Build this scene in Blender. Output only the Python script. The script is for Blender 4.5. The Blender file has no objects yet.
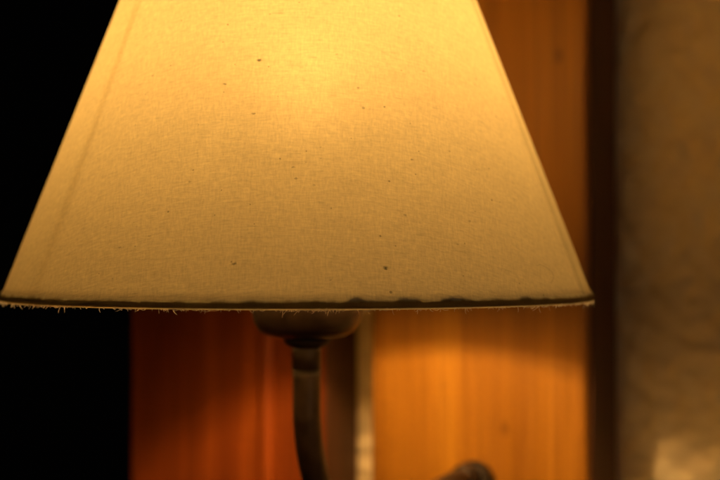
import bpy, bmesh, math, random
from mathutils import Vector, Matrix, noise
S = 0.01                                    # everything below is written in centimetres
R = math.radians
PI = math.pi
scene = bpy.context.scene
col = scene.collection
rng = random.Random(7)

# ------------------------------------------------------------------ helpers
def link(name, bm, mat, parent=None, smooth=True):
    me = bpy.data.meshes.new(name)
    bm.normal_update()
    bm.to_mesh(me); bm.free()
    o = bpy.data.objects.new(name, me)
    col.objects.link(o)
    if mat: me.materials.append(mat)
    if smooth:
        for p in me.polygons: p.use_smooth = True
    if parent: o.parent = parent
    return o

def tag(o, label=None, cat=None, group=None, kind=None):
    if label: o['label'] = label
    if cat: o['category'] = cat
    if group: o['group'] = group
    if kind: o['kind'] = kind
    return o

def empty(name, loc=(0, 0, 0)):
    o = bpy.data.objects.new(name, None)
    o.empty_display_size = .02
    o.location = Vector(loc) * S
    col.objects.link(o)
    return o

def lathe(bm, prof, seg=96, closed=False, centre=(0, 0, 0)):
    """prof: list of (radius, z); closed joins last to first"""
    rings = []
    cx, cy, cz = centre
    for r, z in prof:
        if r < 1e-6:
            rings.append([bm.verts.new(Vector((cx, cy, cz + z)) * S)])
        else:
            rings.append([bm.verts.new(Vector((cx + r * math.cos(2*PI*i/seg), cy + r * math.sin(2*PI*i/seg), cz + z)) * S) for i in range(seg)])
    n = len(rings)
    for a in range(n if closed else n - 1):
        A, B = rings[a], rings[(a + 1) % n]
        for i in range(seg):
            j = (i + 1) % seg
            if len(A) == 1 and len(B) == 1: continue
            if len(A) == 1: bm.faces.new((A[0], B[j], B[i]))
            elif len(B) == 1: bm.faces.new((A[i], A[j], B[0]))
            else: bm.faces.new((A[i], A[j], B[j], B[i]))
    bmesh.ops.recalc_face_normals(bm, faces=bm.faces)

def tube(bm, pts, rad, seg=20, cap=True):
    pts = [Vector(p) for p in pts]
    rads = rad if isinstance(rad, (list, tuple)) else [rad] * len(pts)
    prev = None; rings = []
    for i, p in enumerate(pts):
        t = (pts[min(i+1, len(pts)-1)] - pts[max(i-1, 0)]).normalized()
        if prev is None:
            u = t.orthogonal().normalized()
        else:
            u = (prev - t * prev.dot(t)).normalized()
        prev = u
        v = t.cross(u)
        rings.append([bm.verts.new((p + rads[i] * (u * math.cos(2*PI*k/seg) + v * math.sin(2*PI*k/seg))) * S) for k in range(seg)])
    for a, b in zip(rings[:-1], rings[1:]):
        for k in range(seg):
            bm.faces.new((a[k], a[(k+1) % seg], b[(k+1) % seg], b[k]))
    if cap:
        bm.faces.new(list(reversed(rings[0]))); bm.faces.new(rings[-1])

def spline(ctrl, n=12):
    """Catmull-Rom through ctrl"""
    c = [Vector(p) for p in ctrl]
    c = [c[0]*2 - c[1]] + c + [c[-1]*2 - c[-2]]
    out = []
    for i in range(1, len(c) - 2):
        for k in range(n):
            t = k / n
            p0, p1, p2, p3 = c[i-1], c[i], c[i+1], c[i+2]
            out.append(0.5*((2*p1) + (p2-p0)*t + (2*p0-5*p1+4*p2-p3)*t*t + (3*p1-p0-3*p2+p3)*t**3))
    out.append(c[-2])
    return out

class NT:
    def __init__(self, name):
        self.m = bpy.data.materials.new(name); self.m.use_nodes = True
        self.t = self.m.node_tree; self.t.nodes.clear()
        self.out = self.n('ShaderNodeOutputMaterial')
    def n(self, typ, **kw):
        nd = self.t.nodes.new(typ)
        for k, v in kw.items():
            if k in nd.inputs: nd.inputs[k].default_value = v
            else: setattr(nd, k, v)
        return nd
    def l(self, a, b): self.t.links.new(a, b)
    def coord(self, which): return self.n('ShaderNodeTexCoord').outputs[which]
    def mapping(self, src, scale=(1, 1, 1), rot=(0, 0, 0), loc=(0, 0, 0)):
        m = self.n('ShaderNodeMapping'); self.l(src, m.inputs['Vector'])
        m.inputs['Scale'].default_value = scale; m.inputs['Rotation'].default_value = rot; m.inputs['Location'].default_value = loc
        return m.outputs[0]
    def noise(self, src, scale, detail=3, rough=.5, dist=0):
        a = self.n('ShaderNodeTexNoise'); self.l(src, a.inputs['Vector'])
        a.inputs['Scale'].default_value = scale; a.inputs['Detail'].default_value = detail
        a.inputs['Roughness'].default_value = rough; a.inputs['Distortion'].default_value = dist
        return a.outputs['Fac']
    def math(self, op, a, b=None, c=None, clamp=False):
        m = self.n('ShaderNodeMath', operation=op, use_clamp=clamp)
        for i, x in enumerate((a, b, c)):
            if x is None: continue
            if hasattr(x, 'is_linked'): self.l(x, m.inputs[i])
            else: m.inputs[i].default_value = x
        return m.outputs[0]
    def rng(self, x, a, b, c, d, smooth=False):
        m = self.n('ShaderNodeMapRange')
        if smooth: m.interpolation_type = 'SMOOTHSTEP'
        self.l(x, m.inputs[0])
        for i, v in enumerate((a, b, c, d)): m.inputs[i+1].default_value = v
        return m.outputs[0]
    def mix(self, f, a, b, blend='MIX'):
        m = self.n('ShaderNodeMix', data_type='RGBA', blend_type=blend)
        for i, x in ((0, f), (6, a), (7, b)):
            if hasattr(x, 'is_linked'): self.l(x, m.inputs[i])
            else: m.inputs[i].default_value = x if i == 0 else (*x[:3], 1)
        return m.outputs[2]
    def ramp(self, f, stops):
        r = self.n('ShaderNodeValToRGB'); self.l(f, r.inputs[0])
        e = r.color_ramp.elements
        while len(e) < len(stops): e.new(.5)
        for el, (p, c) in zip(e, stops): el.position = p; el.color = (*c, 1)
        return r.outputs[0]
    def bump(self, h, strength, dist):
        b = self.n('ShaderNodeBump'); self.l(h, b.inputs['Height'])
        b.inputs['Strength'].default_value = strength; b.inputs['Distance'].default_value = dist
        return b.outputs[0]

# ------------------------------------------------------------------ the shade's dimensions
RIM, K, TOP = 9.85, 0.387, 14.5             # bottom radius, taper per cm of height, height
TH = R(28)                                  # the view is turned 28 degrees off the wall's normal
FWD = Vector((-math.sin(TH), math.cos(TH), 0)); RGT = Vector((math.cos(TH), math.sin(TH), 0))
SINA = K / math.sqrt(1 + K*K)
SC = RGT * -0.27                            # the shade sits a little off its stem

def azdir(az): return RGT * math.sin(az) - FWD * math.cos(az)
def flat_uv(az, z):                         # the cloth laid out flat: the weave stays straight on it
    s = ((RIM / K) - z) * math.sqrt(1 + K*K)
    return (s * math.sin(az * SINA) * S, -s * math.cos(az * SINA) * S)

# ------------------------------------------------------------------ materials
FORWARD = .0065
def fabric(name, thick=1.0, flecks=(), sheer=0):
    t = NT(name)
    uv = t.coord('UV')
    wob = t.n('ShaderNodeVectorMath', operation='ADD')
    nz = t.n('ShaderNodeTexNoise'); t.l(uv, nz.inputs['Vector']); nz.inputs['Scale'].default_value = 40
    sc = t.n('ShaderNodeVectorMath', operation='SCALE'); t.l(nz.outputs['Color'], sc.inputs[0]); sc.inputs['Scale'].default_value = .0022
    t.l(uv, wob.inputs[0]); t.l(sc.outputs[0], wob.inputs[1])
    w = wob.outputs[0]
    weft = t.noise(t.mapping(w, (380, 1700, 1)), 1, 2, .6)
    warp = t.noise(t.mapping(w, (1800, 400, 1)), 1, 2, .6)
    weft2 = t.noise(t.mapping(w, (140, 760, 1), loc=(3, 7, 0)), 1, 3, .6)
    warp2 = t.noise(t.mapping(w, (700, 130, 1), loc=(9, 2, 0)), 1, 3, .6)
    cloud = t.noise(t.mapping(w, (60, 90, 1)), 1, 3, .55)
    a = t.math('ADD', t.math('MULTIPLY', weft, 1.0), t.math('MULTIPLY', warp, 1.0))
    b = t.math('ADD', t.math('MULTIPLY', weft2, .55), t.math('MULTIPLY', warp2, .45))
    h = t.math('ADD', a, b)
    fac = t.math('ADD', h, t.math('MULTIPLY', cloud, .35))          # mean about 1.65
    lum = t.rng(fac, 1.1, 2.1, .70, 1.07)
    slub = t.rng(t.noise(t.mapping(w, (160, 900, 1), loc=(1, 5, 0)), 1, 1, .5), .68, .80, 0, 1, True)
    speck = t.rng(t.noise(t.mapping(w, (700, 800, 1), loc=(4, 1, 0)), 1, 0, .5), .82, .89, 0, .5, True)
    dark = t.math('MAXIMUM', t.math('MULTIPLY', slub, .16), speck)
    jn = t.n('ShaderNodeTexNoise'); t.l(uv, jn.inputs['Vector']); jn.inputs['Scale'].default_value = 1400
    jv = t.n('ShaderNodeVectorMath', operation='MULTIPLY_ADD'); t.l(jn.outputs['Color'], jv.inputs[0])
    jv.inputs[1].default_value = (.0009, .0007, 0); jv.inputs[2].default_value = (-.00045, -.00035, 0)
    jit = jv.outputs[0]
    for u, v, r, k in flecks:
        d = t.n('ShaderNodeVectorMath', operation='DISTANCE')
        sub = t.n('ShaderNodeVectorMath', operation='MULTIPLY'); t.l(w, sub.inputs[0]); sub.inputs[1].default_value = (.6, 1, 0)
        jag = t.n('ShaderNodeVectorMath', operation='ADD'); t.l(sub.outputs[0], jag.inputs[0]); t.l(jit, jag.inputs[1]); t.l(jag.outputs[0], d.inputs[0]); d.inputs[1].default_value = ((u + .0011) * .6, v + .0011, 0)
        dark = t.math('MAXIMUM', dark, t.rng(d.outputs['Value'], r * .2, r * .78, k, 0, True))
    keep = t.math('MULTIPLY', lum, t.math('SUBTRACT', 1, dark))
    tr = t.mix(1, (.88 * thick, .715 * thick, .36 * thick), (1, 1, 1), 'MULTIPLY')
    cm = t.n('ShaderNodeCombineColor')
    for i in range(3): t.l(keep, cm.inputs[i])
    trc = t.mix(1, tr, cm.outputs[0], 'MULTIPLY')
    dif = t.mix(1, (.90, .80, .55), cm.outputs[0], 'MULTIPLY')
    # the inner hem's shadow along the rim, put into the cloth colour as a brown band
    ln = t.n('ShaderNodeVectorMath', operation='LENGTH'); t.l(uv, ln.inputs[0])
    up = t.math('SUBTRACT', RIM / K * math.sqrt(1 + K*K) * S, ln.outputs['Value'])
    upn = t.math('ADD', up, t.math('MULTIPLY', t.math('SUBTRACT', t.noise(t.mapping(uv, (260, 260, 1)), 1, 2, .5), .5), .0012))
    hem_shadow = t.math('MULTIPLY', t.rng(upn, .0014, .0026, 1, 0, True), t.rng(up, -.0004, .0, 0, 1))
    dif = t.mix(hem_shadow, dif, (.24, .11, .042))
    nrm = t.bump(h, .35, .0002)
    T = t.n('ShaderNodeBsdfTranslucent'); t.l(trc, T.inputs[0]); t.l(nrm, T.inputs['Normal'])
    D = t.n('ShaderNodeBsdfDiffuse'); t.l(dif, D.inputs[0]); t.l(nrm, D.inputs['Normal'])
    M = t.n('ShaderNodeMixShader'); M.inputs[0].default_value = .33
    t.l(D.outputs[0], M.inputs[1]); t.l(T.outputs[0], M.inputs[2])
    G = t.n('ShaderNodeBsdfRefraction'); G.inputs['IOR'].default_value = 1.35; G.inputs['Roughness'].default_value = .95
    t.l(trc, G.inputs[0]); M3 = t.n('ShaderNodeMixShader'); M3.inputs[0].default_value = FORWARD
    t.l(M.outputs[0], M3.inputs[1]); t.l(G.outputs[0], M3.inputs[2]); M = M3
    if sheer:
        X = t.n('ShaderNodeBsdfTransparent'); M2 = t.n('ShaderNodeMixShader'); M2.inputs[0].default_value = sheer
        t.l(M.outputs[0], M2.inputs[1]); t.l(X.outputs[0], M2.inputs[2]); M = M2
    t.l(M.outputs[0], t.out.inputs[0])
    return t.m

FLECKS = [(-7.2, 7.18, .00085, .75), (-14.7, 6.47, .0006, .5), (-7.5, 5.52, .0006, .5), (-8.5, 1.19, .0008, .6), (17.2, 1.08, .0008, .75),
          (11.5, 7.34, .0005, .3), (15.8, 6.35, .00055, .4), (16.4, 5.72, .0006, .45), (26.0, 4.18, .00055, .5), (1.2, 3.93, .0006, .45),
          (22.2, 2.57, .00055, .35), (5.2, 3.41, .0005, .3), (32.2, 1.77, .0005, .35), (-31.6, 1.69, .00055, .35), (-35.3, 6.84, .0005, .3),
          (-25.5, 2.0, .0005, .35), (35.7, 4.52, .00055, .35), (46.2, 3.06, .0005, .3), (36.3, 2.44, .0006, .35), (7.5, .76, .0005, .3),
          (-19.2, 3.57, .00055, .4), (1.8, 3.61, .0006, .4), (33.6, 6.98, .0005, .3)]
fl = []
for az, z, r, k in FLECKS:
    u, v = flat_uv(R(az), z); fl.append((u, v, r, k))
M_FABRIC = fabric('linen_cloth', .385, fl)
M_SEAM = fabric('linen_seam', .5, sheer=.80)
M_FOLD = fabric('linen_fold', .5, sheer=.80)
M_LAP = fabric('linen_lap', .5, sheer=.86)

def simple(name, colr, rough=.6, metal=0., var=.15, scale=200, bump=.1, bd=.0003, transl=0):
    t = NT(name)
    ob = t.coord('Object')
    n = t.noise(ob, scale, 4, .6)
    c = t.mix(t.rng(n, .3, .7, 0, 1), tuple(x * (1 - var) for x in colr), tuple(min(1, x * (1 + var)) for x in colr))
    P = t.n('ShaderNodeBsdfPrincipled'); t.l(c, P.inputs['Base Color'])
    P.inputs['Metallic'].default_value = metal
    t.l(t.rng(n, .3, .7, max(.05, rough - .08), min(1, rough + .08)), P.inputs['Roughness'])
    t.l(t.bump(n, bump, bd), P.inputs['Normal'])
    if transl:
        T = t.n('ShaderNodeBsdfTranslucent'); t.l(c, T.inputs[0])
        M = t.n('ShaderNodeMixShader'); M.inputs[0].default_value = transl
        t.l(P.outputs[0], M.inputs[1]); t.l(T.outputs[0], M.inputs[2]); t.l(M.outputs[0], t.out.inputs[0])
    else:
        t.l(P.outputs[0], t.out.inputs[0])
    return t.m

def wood(name, lo, mid, hi, knots=(), seed=0., rough=.42, bumps=.25):
    t = NT(name)
    ob = t.coord('Object')
    warp = t.n('ShaderNodeTexNoise'); t.l(t.mapping(ob, (9, 9, 3), loc=(seed, seed, 0)), warp.inputs['Vector']); warp.inputs['Scale'].default_value = 1
    sc = t.n('ShaderNodeVectorMath', operation='SCALE'); t.l(warp.outputs['Color'], sc.inputs[0]); sc.inputs['Scale'].default_value = .012
    ad = t.n('ShaderNodeVectorMath', operation='ADD'); t.l(ob, ad.inputs[0]); t.l(sc.outputs[0], ad.inputs[1])
    w = ad.outputs[0]
    fine = t.noise(t.mapping(w, (520, 520, 9), loc=(seed, 0, 0)), 1, 4, .6)
    band = t.noise(t.mapping(w, (85, 85, 2.6), loc=(seed, 3, 1)), 1, 3, .55)
    broad = t.noise(t.mapping(w, (38, 38, 3.0), loc=(seed, 8, 4)), 1, 2, .5)
    f = t.math('ADD', t.math('ADD', t.math('MULTIPLY', fine, .34), t.math('MULTIPLY', band, .36)), t.math('MULTIPLY', broad, .30))
    c = t.ramp(f, [(.38, lo), (.5, mid), (.62, hi)])
    pore = t.rng(t.noise(t.mapping(w, (700, 700, 9), loc=(5, seed, 0)), 1, 2, .6), .62, .75, 0, .45, True)
    c = t.mix(pore, c, tuple(x * .35 for x in lo))
    for kx, kz, r, k in knots:
        sub = t.n('ShaderNodeVectorMath', operation='MULTIPLY'); t.l(w, sub.inputs[0]); sub.inputs[1].default_value = (1, 0, .55)
        d = t.n('ShaderNodeVectorMath', operation='DISTANCE'); t.l(sub.outputs[0], d.inputs[0])
        d.inputs[1].default_value = ((kx * S + .006), 0, (kz * S + .006) * .55)
        c = t.mix(t.rng(d.outputs['Value'], r * .3, r, k, 0, True), c, tuple(x * .18 for x in lo))
    P = t.n('ShaderNodeBsdfPrincipled'); t.l(c, P.inputs['Base Color'])
    t.l(t.rng(fine, .3, .7, rough - .06, rough + .12), P.inputs['Roughness'])
    t.l(t.bump(f, bumps, .0012), P.inputs['Normal'])
    t.l(P.outputs[0], t.out.inputs[0])
    return t.m

M_WOOD_R = wood('honey_pine', (.29, .107, .008), (.43, .172, .012), (.57, .25, .019),
                knots=[(1.6, -5.6, .0024, .4), (4.1, 9.3, .0026, .45)], seed=2.3)
M_WOOD_L = wood('red_pine', (.17, .033, .004), (.32, .063, .007), (.46, .10, .010), seed=6.1)
M_BEAD = wood('highlight_pine', (.30, .058, .006), (.42, .085, .008), (.54, .12, .010), seed=4.4)  # the bead's highlight, put into a brighter wood colour
M_SHADOW_R = wood('side_shadow_wood', (.07, .026, .012), (.11, .040, .017), (.15, .055, .024), seed=8.8, rough=.6)  # right post's unlit side, its shade put into a darker wood colour
M_SHADOW_L = wood('side_shadow_red_brown', (.06, .024, .010), (.10, .038, .014), (.15, .055, .02), seed=3.8, rough=.6)  # left post's dim side, shade put into the colour, redder
M_METAL = simple('dark_bronze', (.036, .021, .014), .40, .3, .35, 220, .25, .0004)
M_METAL_D = simple('blackened_bronze', (.03, .02, .014), .55, .5, .3, 200, .2, .0003)
M_HEM = simple('brown_hem_glue', (.05, .03, .015), .9, 0, .4, 900, .3, .0003)
M_THREAD = simple('flax_thread', (.72, .64, .52), .9, 0, .2, 900, 0, .0001, .38)
M_BRASS = simple('old_brass', (.45, .33, .14), .4, .9, .2, 150, .15, .0003)
M_CANDLE = simple('cream_sleeve', (.62, .55, .42), .5, 0, .08, 90, .1, .0003)
M_TAPE = simple('cloth_tape', (.6, .5, .33), .9, 0, .1, 400, .1, .0002, .6)

def plaster():
    t = NT('rough_plaster')
    ob = t.coord('Object')
    n1 = t.noise(t.mapping(ob, (120, 120, 150)), 1, 4, .6)
    n2 = t.noise(t.mapping(ob, (28, 28, 34)), 1, 3, .55)
    grit = t.noise(ob, 900, 2, .6)
    c = t.ramp(t.math('ADD', t.math('MULTIPLY', n1, .5), t.math('MULTIPLY', n2, .5)), [(.35, (.80, .62, .37)), (.5, (.86, .68, .41)), (.66, (.89, .73, .46))])
    P = t.n('ShaderNodeBsdfPrincipled'); t.l(c, P.inputs['Base Color']); P.inputs['Roughness'].default_value = .85
    h = t.math('ADD', t.math('MULTIPLY', n1, .8), t.math('MULTIPLY', grit, .12))
    t.l(t.bump(h, .6, .0022), P.inputs['Normal'])
    t.l(P.outputs[0], t.out.inputs[0])
    return t.m
M_PLASTER = plaster()

def bulb_mat():
    t = NT('lit_bulb')
    e = t.n('ShaderNodeEmission'); e.inputs[0].default_value = (1, .60, .225, 1); e.inputs[1].default_value = BULB
    t.l(e.outputs[0], t.out.inputs[0])
    return t.m

BULB = 430.0

# ------------------------------------------------------------------ the wall
WY = 17.0
def wall():
    bm = bmesh.new()
    x0, x1, z0, z1, st = -13.5, 34.0, -26.0, 26.0, .22
    nx, nz = int((x1 - x0) / st), int((z1 - z0) / st)
    g = []
    for i in range(nx + 1):
        c = []
        for k in range(nz + 1):
            x, z = x0 + i * st, z0 + k * st
            edge = min(1, min(i, nx - i, k, nz - k) / 3)
            d = .27 * noise.noise((x * 1.5, 3.1, z * 1.7)) + .04 * noise.noise((x * .45, 7.7, z * .55)) + .17 * noise.noise((x * 2.4, 1.2, z * 2.6))
            c.append(bm.verts.new(Vector((x, WY + d * edge, z)) * S))
        g.append(c)
    for i in range(nx):
        for k in range(nz):
            bm.faces.new((g[i][k], g[i+1][k], g[i+1][k+1], g[i][k+1]))
    # thickness: skirt back 9 cm and a back face
    loop = [g[i][0] for i in range(nx + 1)] + [g[nx][k] for k in range(1, nz + 1)] + [g[i][nz] for i in range(nx - 1, -1, -1)] + [g[0][k] for k in range(nz - 1, 0, -1)]
    back = [bm.verts.new((v.co.x, (WY + 9) * S, v.co.z)) for v in loop]
    for i in range(len(loop)):
        j = (i + 1) % len(loop)
        bm.faces.new((loop[j], loop[i], back[i], back[j]))
    bm.faces.new(list(reversed(back)))
    o = link('wall', bm, M_PLASTER)
    tag(o, 'cream rough plaster wall behind the lamp and the two wooden posts', 'wall', kind='structure')
wall()

def extrude_profile(name, prof, z0, z1, mat, parent=None):
    """prof: closed list of (x, y); extruded up in steps so that the arrises can wander slightly"""
    bm = bmesh.new()
    steps = 60
    rings = []
    sd = prof[0][0]
    for k in range(steps + 1):
        z = z0 + (z1 - z0) * k / steps
        rings.append([bm.verts.new(Vector((x + .05 * noise.noise((x * .6, z * .22, sd)), y + .03 * noise.noise((x * .5 + 9, z * .2, sd)), z)) * S) for x, y in prof])
    n = len(prof)
    for a, b in zip(rings[:-1], rings[1:]):
        for i in range(n):
            bm.faces.new((a[i], a[(i+1) % n], b[(i+1) % n], b[i]))
    bm.faces.new(list(reversed(rings[0]))); bm.faces.new(rings[-1])
    bmesh.ops.recalc_face_normals(bm, faces=bm.faces)
    return link(name, bm, mat, parent, smooth=False)

def round_corner(cx, cy, r, a0, a1, n=5):
    return [(cx + r * math.cos(R(a0 + (a1 - a0) * i / n)), cy + r * math.sin(R(a0 + (a1 - a0) * i / n))) for i in range(n + 1)]

YB, YF = WY - .15, 13.0
xl, xr = -4.34, 5.37
prof = [(xl, YB)] + round_corner(xl + .22, YF + .22, .22, 180, 270) + round_corner(xr - .22, YF + .22, .22, 270, 360) + [(xr, YB - .55), (xr - .5, YB - .55), (xr - .5, YB)]
o = extrude_profile('timber_post', prof, -26, 26, M_WOOD_R)
def shadow_strip(x, y0, y1, post, mat):  # added dark strip that deepens the shade on a post's side
    pf = [(x, y1), (x, y0 + .08), (x + .05, y0), (x + .10, y0), (x + .14, y0 + .05), (x + .14, y1)]
    extrude_profile('shadow_strip', pf, -26, 26, mat, post)
shadow_strip(xr - .02, YF + .35, YB - .6, o, M_SHADOW_R)
tag(o, 'broad honey orange wooden post with straight grain that the lamp bracket is fixed to', 'wooden post')

YF = 13.3
xl, xr = -17.3, -7.12
b = -9.76                                   # a bead runs down this one, near its right arris
prof = [(xl, YB)] + round_corner(xl + .22, YF + .22, .22, 180, 270)
prof += [(b - .42, YF), (b - .36, YF + .25), (b + .36, YF + .25), (b + .42, YF)]
prof += round_corner(xr - .35, YF + .35, .35, 270, 360) + [(xr, YB)]
o = extrude_profile('timber_post', prof, -26, 26, M_WOOD_L)
shadow_strip(xr - .02, YF + .6, YB - .1, o, M_SHADOW_L)
bead = [(b + .31 * math.cos(R(a)), YF + .12 + .31 * math.sin(R(a))) for a in range(180, 361, 15)] + [(b + .31, YF + .3), (b - .31, YF + .3)]
extrude_profile('bead', bead, -26, 26, M_BEAD, o)
tag(o, 'dark reddish wooden post with a narrow bead, beside the black opening', 'wooden post')

# ------------------------------------------------------------------ the lamp
lamp = empty('wall_lamp', (0, 13.0, -9.5))
tag(lamp, 'lit wall lamp with a cream linen cone shade on a dark bronze arm', 'lamp')
LO = Vector((0, -13.0, 9.5))                # lamp axis seen from the Empty

def part(name, bm, mat, parent=lamp, smooth=True):
    o = link(name, bm, mat, parent, smooth)
    if parent is lamp: o.location = LO * S
    return o

# shade: a sub-assembly that leans half a degree
def shade_sheet(z_list, az0, az1, seg, off, thick=.035, uvs=True, close=True):
    """a conical sheet with thickness between two azimuths"""
    bm = bmesh.new(); uvl = bm.loops.layers.uv.new('UVMap')
    nseg = seg if close else seg + 1
    info = {}
    def ring(z, rr):
        out = []
        for i in range(nseg):
            az = az0 + (az1 - az0) * i / seg
            ov = rr + .035 * noise.noise((math.cos(az) * 1.3, math.sin(az) * 1.3, z * .12 + 5)) * min(1, max(0, z - .4)) + .012 * noise.noise((math.cos(az) * 3, math.sin(az) * 3, z * .25))
            v = bm.verts.new((azdir(az) * ov + Vector((0, 0, z))) * S); info[v] = (i, z); out.append(v)
        return out
    outer = [ring(z, RIM - K * z + off(z)) for z in z_list]
    f2 = seg
    def face(vs, wrap):
        f = bm.faces.new(vs)
        for lp in f.loops:
            i, z = info[lp.vert]
            if wrap and i == 0: i = seg
            lp[uvl].uv = flat_uv(az0 + (az1 - az0) * i / seg, z)
    for A, B in zip(outer[:-1], outer[1:]):
        for i in range(seg):
            j = (i + 1) % nseg
            face((A[i], A[j], B[j], B[i]), j == 0)
    return bm

zs = [-.055, -.025, 0, .05, .1, .15, .2, .26, .33, .42, .55, .75] + [1 + .45 * i for i in range(31)]
def shade_off(z):
    return .07 * math.exp(-((z - .12) / .16) ** 2) - (.02 if z < -.01 else 0)
shade_bm = shade_sheet(zs, -PI, PI, 320, shade_off)
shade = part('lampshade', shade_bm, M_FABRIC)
shade.location = (LO + SC) * S
shade.rotation_mode = 'AXIS_ANGLE'
shade.rotation_axis_angle = (R(.04), FWD.x, FWD.y, FWD.z)

# seam strip down the right side and a second glued lap down the left
def strip(name, az_a, az_b, o, mat):
    bm = bmesh.new(); uvl = bm.loops.layers.uv.new('UVMap')
    zz = [.14 + .355 * i for i in range(40)]
    n = 6; g = []
    for z in zz:
        c = []
        for i in range(n + 1):
            az = az_a(z) + (az_b(z) - az_a(z)) * i / n
            rr = RIM - K * z + o * (1 if 0 < i else .1)
            c.append((bm.verts.new((azdir(az) * rr + Vector((0, 0, z))) * S), az, z))
        g.append(c)
    for A, B in zip(g[:-1], g[1:]):
        for i in range(n):
            q = (A[i], A[i+1], B[i+1], B[i])
            f = bm.faces.new([e[0] for e in q])
            for lp, e in zip(f.loops, q): lp[uvl].uv = flat_uv(e[1], e[2])
    return part(name, bm, mat, shade)
wd = lambda z, w: w / (RIM - K * z)
strip('seam', lambda z: R(67.5), lambda z: R(67.5) + wd(z, .30), .05, M_SEAM)
strip('lap', lambda z: R(67.5) + wd(z, .28), lambda z: R(67.5) + wd(z, 2.2), .03, M_LAP)
strip('fold', lambda z: R(-52) - wd(z, .2), lambda z: R(-52) + wd(z, .22), -.28, M_FOLD)

# hem: the turned-in cloth over the wire, its glued upper edge wavy; lies inside the cloth
def wave(az):
    a = noise.noise((math.cos(az) * 5.5, math.sin(az) * 5.5, .3)); b_ = noise.noise((math.cos(az) * 14, math.sin(az) * 14, 4.3)); c = noise.noise((math.cos(az) * 30, math.sin(az) * 30, 9.1))
    d_ = noise.noise((math.cos(az) * 13, math.sin(az) * 13, 2.2))
    return .23 + .03 * a + .03 * b_ + .22 * max(0, d_) ** 1.2 + .04 * c + .02 * noise.noise((math.cos(az) * 70, math.sin(az) * 70, 1))
bm = bmesh.new()
seg = 1440; rows = []
for t_ in (0, .25, .5, .75, 1):
    rows.append([])
    for i in range(seg):
        az = 2 * PI * i / seg - PI
        z = .0 + wave(az) * t_
        rr = RIM - K * z + shade_off(z) - .05
        rows[-1].append(bm.verts.new((azdir(az) * rr + Vector((0, 0, z))) * S))
for A, B in zip(rows[:-1], rows[1:]):
    for i in range(seg): bm.faces.new((A[i], A[(i+1) % seg], B[(i+1) % seg], B[i]))
part('hem', bm, M_HEM, shade)
bm = bmesh.new()
rw = .05
lathe(bm, [(RIM - .07 - rw + rw * math.cos(2*PI*i/12), .13 + rw * math.sin(2*PI*i/12)) for i in range(12)], 180, True)
part('rim_wire', bm, M_METAL_D, shade)

# frayed threads along the raw edge
bm = bmesh.new()
for k in range(600):
    az = rng.uniform(-PI, PI)
    if rng.random() < .35: az = round(az * 9) / 9 + rng.gauss(0, .02)
    ln = abs(rng.gauss(0, .07)) + .025
    if rng.random() < .06: ln += rng.uniform(.06, .16)
    rad = rng.uniform(.0045, .0075)
    side = rng.gauss(0, .7); outw = rng.gauss(.05, .35); curl = rng.gauss(0, 1.2)
    tan = RGT * math.cos(az) + FWD * math.sin(az)
    p = azdir(az) * (RIM + .015) + Vector((0, 0, -.045)); d = (Vector((0, 0, -1)) + tan * side + azdir(az) * outw).normalized()
    pts = [p]
    for s_ in range(4):
        p = p + d * ln / 4; pts.append(p)
        d = (d + tan * curl * .25 + azdir(az) * rng.gauss(0, .15)).normalized()
    tube(bm, pts, [rad, rad, rad * .9, rad * .8, rad * .5], 4, False)
# loose yarn lying along the raw edge
for k in range(150):
    az = rng.uniform(-PI, PI); L = rng.uniform(.01, .05)
    pts = []
    for s_ in range(5):
        a = az + L * (s_ / 4 - .5)
        pts.append(azdir(a) * (RIM + .02 + .02 * rng.random()) + Vector((0, 0, -.06 + rng.gauss(0, .02))))
    tube(bm, pts, rng.uniform(.005, .009), 4, False)
fr = part('frayed_edge', bm, M_THREAD, shade)
tag(fr, kind='stuff')

# a stray hair on the cloth near the right rim
bm = bmesh.new()
pts = [azdir(R(a)) * (RIM - K * z + .02) + Vector((0, 0, z)) for a, z in spline([(51.5, 1.13, 0), (53.2, 1.16, 0), (55.6, 1.0, 0), (56.2, .82, 0), (54.6, .62, 0)], 6) and [(v.x, v.y) for v in spline([(51.5, 1.13, 0), (53.2, 1.16, 0), (55.6, 1.0, 0), (56.2, .82, 0), (54.6, .62, 0)], 6)]]
tube(bm, pts, .004, 5, False)
part('stray_hair', bm, simple('brown_hair', (.10, .05, .02), .6), shade)

# top ring, spokes and holder
bm = bmesh.new()
rt = RIM - K * 14.3 - .08
lathe(bm, [(rt - .1 + .1 * math.cos(2*PI*i/10), 14.3 + .1 * math.sin(2*PI*i/10)) for i in range(10)], 96, True)
part('top_ring', bm, M_BRASS, shade)
bm = bmesh.new()
for k in range(3):
    a = R(30 + 120 * k); dd = azdir(a)
    tube(bm, spline([dd * rt + Vector((0, 0, 14.3)), dd * (rt * .6) + Vector((0, 0, 13.2)), dd * 1.5 + Vector((0, 0, 11.6))], 8), .08, 8)
lathe(bm, [(0, 11.68), (1.0, 11.68), (1.62, 11.68), (1.62, 11.5), (1.0, 11.5), (0, 11.5)], 40)
bmesh.ops.remove_doubles(bm, verts=bm.verts, dist=1e-7)
part('spider', bm, M_BRASS, shade)

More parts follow.
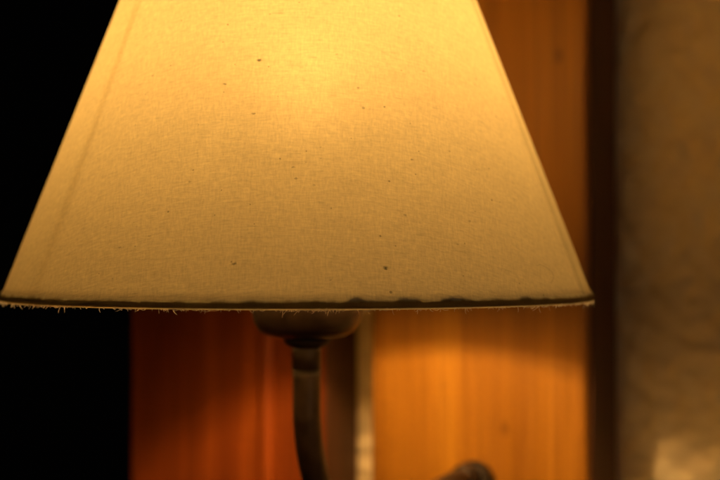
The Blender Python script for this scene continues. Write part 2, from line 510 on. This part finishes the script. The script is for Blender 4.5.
# bulb, sleeve, cup, stem, arm
bm = bmesh.new()
prof = [(0, 8.57), (.22, 8.53), (.42, 8.43), (.60, 8.25), (.72, 8.0), (.76, 7.71), (.73, 7.4), (.64, 7.07), (.52, 6.75), (.45, 6.35), (.45, 5.5)]
lathe(bm, prof, 40)
bulb = part('bulb', bm, bulb_mat())
bm = bmesh.new()
lathe(bm, [(0, 5.5), (.72, 5.5), (.75, 5.45), (.75, 4.2), (.98, 4.15), (1.0, 4.1), (1.0, -.4), (0, -.4)], 48)
part('candle_sleeve', bm, M_CANDLE)
bm = bmesh.new()
lathe(bm, [(0, -.30), (1.3, -.28), (1.72, -.12), (1.84, -.10), (1.88, -.16), (1.87, -.42), (1.78, -.85), (1.58, -1.14), (1.25, -1.30), (.9, -1.36), (0, -1.38)], 72)
part('drip_cup', bm, M_METAL)
bm = bmesh.new()
lathe(bm, [(0, -1.34), (.74, -1.345), (.80, -1.42), (.72, -1.56), (.56, -1.66), (.49, -1.70), (0, -1.72)], 48)
part('collar', bm, M_METAL_D)
bm = bmesh.new()
lathe(bm, [(0, -1.68), (.47, -1.70), (.49, -1.78), (.49, -2.42), (.40, -2.46), (.36, -2.50), (.40, -2.54), (.48, -2.58), (.47, -2.7), (0, -2.7)], 40)
part('stem', bm, M_METAL)
bm = bmesh.new()
lathe(bm, [(.44 + .065 * math.cos(2*PI*i/10), -2.50 + .05 * math.sin(2*PI*i/10)) for i in range(10)], 48, True)
part('stem_ring', bm, M_METAL_D)
bm = bmesh.new()
path = spline([(0, 0, -2.65), (0, 0, -3.4), (0, .03, -4.2), (0, .30, -5.5), (.02, 1.0, -6.9), (.06, 2.2, -8.1), (.15, 4.0, -8.75), (.25, 6.4, -8.6), (.33, 8.6, -8.05), (.38, 10.5, -7.8), (.42, 12.0, -7.7), (.42, 12.5, -7.7)], 8)
tube(bm, path, .47, 28)
part('arm', bm, M_METAL)
bm = bmesh.new()
# backplate: an upright oval with domed edge
n = 40; rings = []
for ins, y in ((0, 12.98), (0, 12.7), (.06, 12.52), (.2, 12.42), (.5, 12.38)):
    rings.append([])
    for i in range(n):
        a = 2*PI*i/n; rx = .95 - ins; rz = 3.2 - ins
        c = math.cos(a); s_ = math.sin(a)
        zz = (rz - rx) * (1 if s_ >= 0 else -1) + rx * s_
        rings[-1].append(bm.verts.new(Vector((.5 + rx * c, y, -10.25 + zz)) * S))
for A, B in zip(rings[:-1], rings[1:]):
    for i in range(n): bm.faces.new((A[i], A[(i+1) % n], B[(i+1) % n], B[i]))
bm.faces.new(rings[-1]); bm.faces.new(list(reversed(rings[0])))
bmesh.ops.recalc_face_normals(bm, faces=bm.faces)
part('backplate', bm, M_METAL_D)
bm = bmesh.new()
seg = 32
rings = []
for y, r in ((12.4, .60), (12.1, .62), (11.9, .58), (11.78, .5), (11.74, .3)):
    rings.append([bm.verts.new(Vector((.42 + r * math.cos(2*PI*i/seg), y, -7.72 + r * math.sin(2*PI*i/seg))) * S) for i in range(seg)])
for A, B in zip(rings[:-1], rings[1:]):
    for i in range(seg): bm.faces.new((A[i], A[(i+1) % seg], B[(i+1) % seg], B[i]))
bm.faces.new(rings[-1]); bm.faces.new(list(reversed(rings[0])))
bmesh.ops.recalc_face_normals(bm, faces=bm.faces)
part('arm_boss', bm, M_METAL)

# ------------------------------------------------------------------ light, world, camera
w = bpy.data.worlds.new('World'); scene.world = w; w.use_nodes = True
w.node_tree.nodes['Background'].inputs[0].default_value = (.5, .45, .4, 1)
w.node_tree.nodes['Background'].inputs[1].default_value = .0008

cam_p = (-FWD * 51 + RGT * 1.8 + Vector((0, 0, 1.50)))
ld = bpy.data.lights.new('room_light', 'AREA'); ld.shape = 'DISK'; ld.size = .8; ld.energy = 1.35; ld.color = (1, .70, .44)
lo = bpy.data.objects.new('room_light', ld); col.objects.link(lo)
lo.location = (-FWD * 170 + RGT * 90 + Vector((0, 0, 10))) * S
lo.rotation_euler = (-lo.location).to_track_quat('-Z', 'Y').to_euler()

cd = bpy.data.cameras.new('camera'); cam = bpy.data.objects.new('camera', cd); col.objects.link(cam)
cam.location = cam_p * S
cam.rotation_euler = (R(90.51), 0, TH)
cd.sensor_width = 36; cd.lens = 75.25; cd.clip_start = .01; cd.clip_end = 100
cd.dof.use_dof = True; cd.dof.focus_distance = .425; cd.dof.aperture_fstop = 9.0
scene.camera = cam
scene.view_settings.view_transform = 'Standard'; scene.view_settings.look = 'None'
scene.view_settings.exposure = 0
